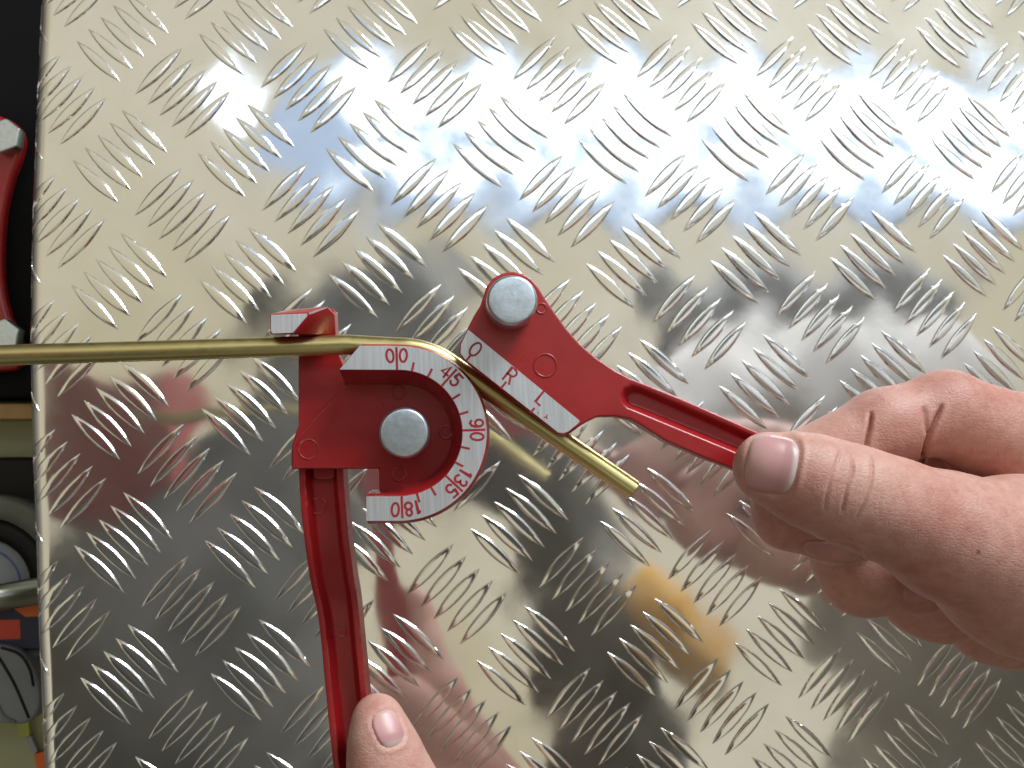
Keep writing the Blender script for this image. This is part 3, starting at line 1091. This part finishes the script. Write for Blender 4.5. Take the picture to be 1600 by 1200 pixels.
# ------------------------------------------------------------------ hands: implicit limbs turned into one continuous skin
class Body:
    def __init__(self, groups, kfin=3.0, khand=1.4):
        self.groups, self.kfin, self.kh = groups, kfin, khand
    @staticmethod
    def smin(a, b, k):
        h = np.maximum(k - np.abs(a - b), 0) / k
        return np.minimum(a, b) - h * h * k * 0.25
    @staticmethod
    def cone(P, a, b, ra, rb, flat=None):
        d = b - a
        L2 = float(d @ d) + 1e-9
        t = np.clip(((P - a) @ d) / L2, 0, 1)
        c = a + t[..., None] * d
        q = P - c
        if flat is not None:                   # flatten along z
            q = q * np.array([1, 1, flat], dtype=np.float32)
        return np.sqrt((q * q).sum(-1)) - (ra + (rb - ra) * t)
    def group_dists(self, P):
        P = P.astype(np.float32)
        return np.stack([Body([dict(g, kh=1)]).eval(P) for g in self.groups])
    def eval(self, P, use=None):
        P = P.astype(np.float32)
        tot = None
        for gi, g in enumerate(self.groups):
            if use is not None and not use[gi]:
                continue
            dg = None
            ch = g['pts']
            for i in range(len(ch) - 1):
                (a, ra), (b, rb) = ch[i], ch[i + 1]
                d = self.cone(P, np.asarray(a, np.float32), np.asarray(b, np.float32), ra, rb, g.get('flat'))
                dg = d if dg is None else self.smin(dg, d, g.get('k', self.kfin))
            tot = dg if tot is None else self.smin(tot, dg, g.get('kh', self.kh))
        return tot
    def mesh(self, res):
        allp = np.array([p for g in self.groups for p, r in g['pts']])
        allr = np.array([r for g in self.groups for p, r in g['pts']])
        lo = (allp - allr[:, None]).min(0) - 3
        hi = (allp + allr[:, None]).max(0) + 3
        n = np.ceil((hi - lo) / res).astype(int) + 1
        # coarse pass to find where the surface is, then fine blocks
        B = 12
        nb = np.ceil(n / B).astype(int)
        G = np.full(nb * B + 1, 1.0, np.float32)
        bi = np.stack(np.meshgrid(*[np.arange(k) for k in nb], indexing='ij'), -1).reshape(-1, 3)
        cen = lo + (bi * B + B / 2) * res
        dc = self.eval(cen)
        gd = self.group_dists(cen)
        diag = B * res * 0.9 + 2.5
        off = np.stack(np.meshgrid(*[np.arange(B + 1)] * 3, indexing='ij'), -1).reshape(-1, 3)
        near = np.abs(dc) < diag
        for b, d in zip(bi[~near], dc[~near]):
            if d < 0:
                G[b[0] * B:b[0] * B + B + 1, b[1] * B:b[1] * B + B + 1, b[2] * B:b[2] * B + B + 1] = -1.0
        for b, u in zip(bi[near], (gd.T < (dc[:, None] + 1.9 * B * res + 11))[near]):
            P = lo + (b * B + off) * res
            G[b[0] * B:b[0] * B + B + 1, b[1] * B:b[1] * B + B + 1, b[2] * B:b[2] * B + B + 1] = self.eval(P, u).reshape(B + 1, B + 1, B + 1)
        return surface_nets(G, lo, res)

def surface_nets(G, lo, res):
    S = G < 0
    c = np.zeros(np.array(G.shape) - 1, np.int8)
    for dx in (0, 1):
        for dy in (0, 1):
            for dz in (0, 1):
                c += S[dx:S.shape[0] - 1 + dx, dy:S.shape[1] - 1 + dy, dz:S.shape[2] - 1 + dz]
    act = (c > 0) & (c < 8)
    idx = np.argwhere(act)
    ids = np.full(act.shape, -1, np.int32)
    ids[act] = np.arange(len(idx))
    corners = [(dx, dy, dz) for dx in (0, 1) for dy in (0, 1) for dz in (0, 1)]
    vals = {cn: G[idx[:, 0] + cn[0], idx[:, 1] + cn[1], idx[:, 2] + cn[2]] for cn in corners}
    acc = np.zeros((len(idx), 3))
    cnt = np.zeros(len(idx))
    for a in corners:
        for ax in range(3):
            if a[ax]:
                continue
            b = list(a)
            b[ax] = 1
            va, vb = vals[a], vals[tuple(b)]
            cr_ = (va < 0) != (vb < 0)
            t = np.where(cr_, va / np.where(cr_, va - vb, 1), 0)
            p = np.array(a, float)[None].repeat(len(idx), 0)
            p[:, ax] += t
            acc += np.where(cr_[:, None], p, 0)
            cnt += cr_
    V = lo + (idx + acc / cnt[:, None]) * res
    faces = []
    for ax in range(3):
        o1, o2 = [(1, 2), (2, 0), (0, 1)][ax]
        sl0 = [slice(None)] * 3
        sl1 = [slice(None)] * 3
        sl0[ax] = slice(0, -1)
        sl1[ax] = slice(1, None)
        A, Bq = S[tuple(sl0)], S[tuple(sl1)]
        e = np.argwhere(A != Bq)
        e = e[(e[:, o1] > 0) & (e[:, o2] > 0) & (e[:, o1] < S.shape[o1] - 1) & (e[:, o2] < S.shape[o2] - 1)]
        inside = A[e[:, 0], e[:, 1], e[:, 2]]
        q = []
        for d1, d2 in ((1, 1), (0, 1), (0, 0), (1, 0)):
            f = e.copy()
            f[:, o1] -= d1
            f[:, o2] -= d2
            q.append(ids[f[:, 0], f[:, 1], f[:, 2]])
        Q = np.stack(q, 1)
        Q[~inside] = Q[~inside][:, ::-1]
        faces.append(Q)
    Fq = np.concatenate(faces)
    # smoothing
    ed = np.concatenate([Fq[:, [0, 1]], Fq[:, [1, 2]], Fq[:, [2, 3]], Fq[:, [3, 0]]])
    for _ in range(3):
        acc = np.zeros_like(V)
        cn = np.zeros(len(V))
        for k in range(3):
            acc[:, k] = np.bincount(ed[:, 0], V[ed[:, 1], k], len(V)) + np.bincount(ed[:, 1], V[ed[:, 0], k], len(V))
        cn = np.bincount(ed[:, 0], minlength=len(V)) + np.bincount(ed[:, 1], minlength=len(V))
        V = V * 0.5 + 0.5 * acc / cn[:, None]
    return V, Fq

def vnormals(V, F):
    n = np.cross(V[F[:, 2]] - V[F[:, 0]], V[F[:, 3]] - V[F[:, 1]])
    N = np.zeros_like(V)
    for k in range(4):
        for a in range(3):
            N[:, a] += np.bincount(F[:, k], n[:, a], len(V))
    return N / (np.linalg.norm(N, axis=1, keepdims=True) + 1e-12)

def seg_dist(P, line):
    best = np.full(len(P), 1e9)
    par = np.zeros(len(P))
    line = np.array(line, float)
    m = len(line) - 1
    for i in range(m):
        a, b = line[i], line[i + 1]
        d = b - a
        t = np.clip(((P - a) @ d) / (d @ d), 0, 1)
        dd = np.linalg.norm(P - (a + t[:, None] * d), axis=1)
        up = dd < best
        best[up] = dd[up]
        par[up] = (i + t[up]) / m
    return best, par

def skin_object(name, body, res, mat, creases=(), nails=()):
    V, F = body.mesh(res)
    N = vnormals(V, F)
    px = project(V)
    up = N[:, 2]
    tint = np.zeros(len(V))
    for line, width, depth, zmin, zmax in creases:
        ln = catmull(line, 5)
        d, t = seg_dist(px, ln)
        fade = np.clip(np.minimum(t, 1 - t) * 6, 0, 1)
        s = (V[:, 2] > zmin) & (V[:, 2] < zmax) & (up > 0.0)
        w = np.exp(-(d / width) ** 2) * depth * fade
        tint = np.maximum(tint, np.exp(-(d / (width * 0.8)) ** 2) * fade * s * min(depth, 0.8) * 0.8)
        w -= np.exp(-((d - width * 2.4) / (width * 1.3)) ** 2) * min(depth, 0.5) * 0.08 * fade
        V -= N * (w * s)[:, None]
    for nl in nails:
        u, v = nail_uv(px, nl)
        r = (np.abs(u) ** nl['p'] + np.abs(v) ** nl['p']) ** (1 / nl['p'])
        s = (V[:, 2] > nl['zmin']) & (up > -0.1)
        ringd = -0.32 * np.exp(-((r - 1.03) / 0.07) ** 2) + 0.30 * np.exp(-((r - 1.22) / 0.12) ** 2) * (0.6 + 0.4 * u) - 0.22 * np.clip(1 - r, 0, 1) ** 0.3 * (r < 1)
        V += N * (ringd * s)[:, None]
    me = bpy.data.meshes.new(name)
    me.vertices.add(len(V))
    me.vertices.foreach_set('co', (V * MM).ravel())
    me.loops.add(F.size)
    me.loops.foreach_set('vertex_index', F.ravel().astype(np.int32))
    me.polygons.add(len(F))
    me.polygons.foreach_set('loop_start', np.arange(0, F.size, 4, dtype=np.int32))
    me.polygons.foreach_set('loop_total', np.full(len(F), 4, np.int32))
    me.update(calc_edges=True)
    me.validate()
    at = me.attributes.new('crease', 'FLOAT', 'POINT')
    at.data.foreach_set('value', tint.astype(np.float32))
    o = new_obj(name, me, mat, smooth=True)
    for nl in nails:
        build_nail(body, nl, o)
    return o

def nail_uv(px, nl):
    c, s = math.cos(math.radians(nl['rot'])), math.sin(math.radians(nl['rot']))
    q = px - np.array(nl['c'])
    return (q[:, 0] * c + q[:, 1] * s) / nl['a'], (-q[:, 0] * s + q[:, 1] * c) / nl['b']

def build_nail(body, nl, parent):
    n = 26
    g = np.linspace(-1, 1, n)
    U, Vv = np.meshgrid(g, g, indexing='ij')
    # square to superellipse
    p = nl['p']
    m = np.maximum(np.abs(U), np.abs(Vv))
    r = (np.abs(U) ** p + np.abs(Vv) ** p) ** (1 / p)
    k = np.where(r > 0, m / np.maximum(r, 1e-9), 1)
    U2, V2 = U * k, Vv * k
    c, s = math.cos(math.radians(nl['rot'])), math.sin(math.radians(nl['rot']))
    X = nl['c'][0] + U2 * nl['a'] * c - V2 * nl['b'] * s
    Y = nl['c'][1] + U2 * nl['a'] * s + V2 * nl['b'] * c
    D = np.stack([ray(x, y) for x, y in zip(X.ravel(), Y.ravel())])
    if 'grp' in nl:
        body = Body([body.groups[nl['grp']]])
    t = np.full(len(D), 120.0)
    for _ in range(28):
        t = np.minimum(t + np.maximum(body.eval(CAM_T + D * t[:, None]), -1) * 0.9, 330)
    P = CAM_T + D * t[:, None]
    for _ in range(12):
        dd = body.eval(P)
        gN = np.stack([body.eval(P + np.eye(3)[a] * 0.3) - body.eval(P - np.eye(3)[a] * 0.3) for a in range(3)], -1)
        gN /= np.linalg.norm(gN, axis=1, keepdims=True) + 1e-9
        P = P - gN * np.clip(dd, -3, 3)[:, None] * 0.9
    e = 0.3
    Nn = np.stack([body.eval(P + np.eye(3)[a] * e) - body.eval(P - np.eye(3)[a] * e) for a in range(3)], -1)
    Nn /= np.linalg.norm(Nn, axis=1, keepdims=True)
    off = 0.22 - 0.42 * np.clip((m.ravel() - 0.80) / 0.2, 0, 1) ** 2
    # free edge stays proud of the finger
    P = P + Nn * off[:, None]
    f = [(i * n + j, (i + 1) * n + j, (i + 1) * n + j + 1, i * n + j + 1) for i in range(n - 1) for j in range(n - 1)]
    me = bpy.data.meshes.new('nail')
    me.from_pydata([tuple(q * MM) for q in P], [], f)
    at = me.attributes.new('nail_u', 'FLOAT', 'POINT')
    uu = (U2.ravel() * nl.get('dir', 1) + 1) / 2 - 0.10 * (1 - V2.ravel() ** 2) + nl.get('shift', 0.07)
    uu = np.minimum(uu, nl.get('umax', 1.0))
    at.data.foreach_set('value', uu.astype(np.float32))
    o = new_obj('nail', me, MAT['nail'], parent, True)
    bm = bmesh.new()
    bm.from_mesh(me)
    bmesh.ops.recalc_face_normals(bm, faces=bm.faces)
    if sum(fc.normal.z for fc in bm.faces) < 0:
        bmesh.ops.reverse_faces(bm, faces=bm.faces)
    bm.to_mesh(me)
    bm.free()
    return o

def node(px, py, h, rpx):
    return (bp(px, py, h), rpx * mmpp(h))

def right_hand():
    thumb = dict(pts=[node(1203, 731, 126, 58), node(1268, 752, 126.5, 68), node(1336, 777, 125.5, 75), node(1400, 800, 123, 78), node(1478, 836, 119, 96), node(1600, 882, 112, 139), node(1760, 930, 104, 175)], k=5.0, flat=1.0)
    index = dict(pts=[node(1790, 720, 84, 120), node(1600, 700, 94, 84), node(1478, 645, 98, 66), node(1380, 668, 99, 60), node(1240, 742, 98, 61), node(1235, 800, 97, 58), node(1300, 838, 97, 42), node(1336, 846, 97, 32)], k=3.0)
    middle = dict(pts=[node(1840, 760, 70, 120), node(1560, 700, 80, 66), node(1400, 780, 82, 62), node(1335, 865, 82, 66), node(1350, 895, 82, 66), node(1440, 908, 83, 50), node(1472, 908, 84, 38)], k=3.0)
    ring = dict(pts=[node(1860, 820, 54, 110), node(1640, 760, 62, 64), node(1480, 860, 65, 62), node(1442, 925, 65, 66), node(1470, 938, 65, 64), node(1560, 945, 66, 50), node(1600, 945, 67, 40)], k=3.0)
    little = dict(pts=[node(1860, 880, 42, 100), node(1680, 860, 47, 60), node(1590, 930, 50, 58), node(1545, 972, 50, 62), node(1580, 985, 50, 58), node(1680, 985, 52, 46)], k=3.0)
    palm = dict(pts=[node(1760, 800, 96, 150), node(1840, 860, 70, 170), node(2100, 900, 78, 150), node(2700, 1000, 90, 190)], k=14, kh=10)
    body = Body([palm, thumb, index, middle, ring, little], khand=1.6)
    def z5(X, Y):
        return (1100 + X / 3.2, 540 + Y / 3.2)
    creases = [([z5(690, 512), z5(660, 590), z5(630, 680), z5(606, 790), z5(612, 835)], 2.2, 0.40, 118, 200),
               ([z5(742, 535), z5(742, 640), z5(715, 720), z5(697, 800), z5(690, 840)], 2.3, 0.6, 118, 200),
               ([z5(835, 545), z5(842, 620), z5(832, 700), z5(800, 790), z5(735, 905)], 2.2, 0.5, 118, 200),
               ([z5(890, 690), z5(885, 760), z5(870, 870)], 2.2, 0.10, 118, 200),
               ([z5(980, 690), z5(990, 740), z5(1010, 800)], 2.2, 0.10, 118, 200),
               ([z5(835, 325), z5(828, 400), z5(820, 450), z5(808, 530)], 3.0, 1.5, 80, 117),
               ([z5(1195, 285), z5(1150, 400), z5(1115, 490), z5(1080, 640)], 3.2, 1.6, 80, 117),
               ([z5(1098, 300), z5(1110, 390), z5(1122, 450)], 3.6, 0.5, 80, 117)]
    nails = [dict(c=(1205.5, 724), a=40, b=46, rot=11, p=3.4, zmin=120),
             dict(c=(1300, 861), a=45, b=14, rot=8, p=2.6, zmin=88, dir=-1, grp=2, umax=0.6),
             dict(c=(1446, 921), a=38, b=18, rot=-20, p=2.6, zmin=400, dir=-1, grp=3, umax=0.6)]
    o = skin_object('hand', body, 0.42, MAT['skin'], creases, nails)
    tag(o, 'right hand gripping the red lever between thumb and curled fingers', 'hand')
right_hand()

def left_hand():
    thumb = dict(pts=[node(589, 1119, 100, 33), node(594, 1150, 101, 40), node(606, 1200, 101, 54), node(628, 1265, 99, 66), node(680, 1380, 95, 76), node(800, 1600, 88, 110)], k=5.0)
    index = dict(pts=[node(760, 1500, 70, 90), node(610, 1330, 76, 60), node(500, 1330, 78, 54), node(470, 1375, 88, 50)], k=4)
    middle = dict(pts=[node(790, 1560, 60, 90), node(600, 1420, 74, 60), node(500, 1430, 76, 54), node(475, 1475, 86, 50)], k=4)
    ring = dict(pts=[node(820, 1620, 55, 90), node(620, 1510, 72, 58), node(520, 1530, 74, 52), node(495, 1570, 84, 46)], k=4)
    palm = dict(pts=[node(800, 1600, 75, 120), node(900, 1800, 80, 130), node(1100, 2300, 100, 160)], k=14, kh=10)
    body = Body([palm, thumb, index, middle, ring])
    nails = [dict(c=(606, 1138), a=29, b=22, rot=68, p=2.8, zmin=90)]
    o = skin_object('hand', body, 0.6, MAT['skin2'], [], nails)
    tag(o, 'left thumb pressing on the lower red handle', 'hand')
left_hand()

# ------------------------------------------------------------------ photographer, seen only as a dark mirror image
def mnode(px, py, H, rpx):
    return (mirrored(px, py, H), rpx * (CAM_T[2] + H) / F_PX)

def people():
    c = CAM_T
    torso = dict(pts=[mnode(260, 1420, 600, 330), mnode(270, 1050, 640, 250), mnode(420, 800, 680, 130), mnode(560, 560, 720, 80)], k=60)
    arm = dict(pts=[mnode(900, 1550, 560, 190), mnode(960, 1250, 470, 120), mnode(905, 960, 400, 80), (c + np.array([60, -10, 60]), 34)], k=30, kh=40)
    o = skin_object('person', Body([torso, arm]), 12.0, MAT['cloth'])
    tag(o, 'person in dark clothes leaning over with a camera, seen mirrored in the plate', 'person')
    hair = skin_object('hair', Body([dict(pts=[mnode(500, 540, 740, 100), mnode(640, 490, 740, 85)])]), 12.0, MAT['hair'])
    hair.parent = o
    t2 = dict(pts=[mnode(1640, 1330, 660, 300), mnode(1500, 950, 680, 210), mnode(1380, 700, 720, 180), mnode(1120, 590, 760, 100)], k=60)
    a2 = dict(pts=[mnode(1250, 640, 700, 120), mnode(1000, 640, 520, 70), mnode(1120, 800, 420, 60)], k=30, kh=40)
    o2 = skin_object('person', Body([t2, a2]), 12.0, MAT['taupe'])
    tag(o2, 'person in taupe clothes beside the bender, seen mirrored in the plate', 'person')
    h2 = skin_object('hair', Body([dict(pts=[mnode(1080, 500, 780, 80), mnode(1450, 480, 790, 60)])]), 12.0, MAT['hair'])
    h2.parent = o2
    root = tag(empty('compact_camera'), 'black compact camera held over the plate, seen mirrored', 'camera')
    z = c[2] + 6
    prism('body', [(c[0] - 52, c[1] - 34), (c[0] + 52, c[1] - 34), (c[0] + 52, c[1] + 30), (c[0] - 52, c[1] + 30)], z + 34, z + 8, MAT['blackp'], root, bev=5)
    lathe('lens_barrel', [(17, z + 8.2), (23, z + 8.2), (23, z), (17, z)], c, MAT['blackp'], root, ring=True)
people()

# a red drawer added unseen above the plate for its red reflection
dr = prism('added_red_panel', [mirrored(62, 560, 260), mirrored(285, 590, 260), mirrored(270, 760, 260), mirrored(60, 840, 260)], 330, 260, MAT['panel'], bev=2)
tag(dr, 'plain red drawer pulled out above, seen mirrored at the plate edge', 'panel')

op = skin_object('added_orange_item', Body([dict(pts=[mnode(1015, 950, 380, 45), mnode(1080, 1030, 380, 55)])]), 5.0, simple('orange_item_colour', (1.0, 0.50, 0.10), 0.8))  # unseen orange shape added only for its reflection in the plate
tag(op, 'orange item added above the plate for its mirrored orange patch', 'item')
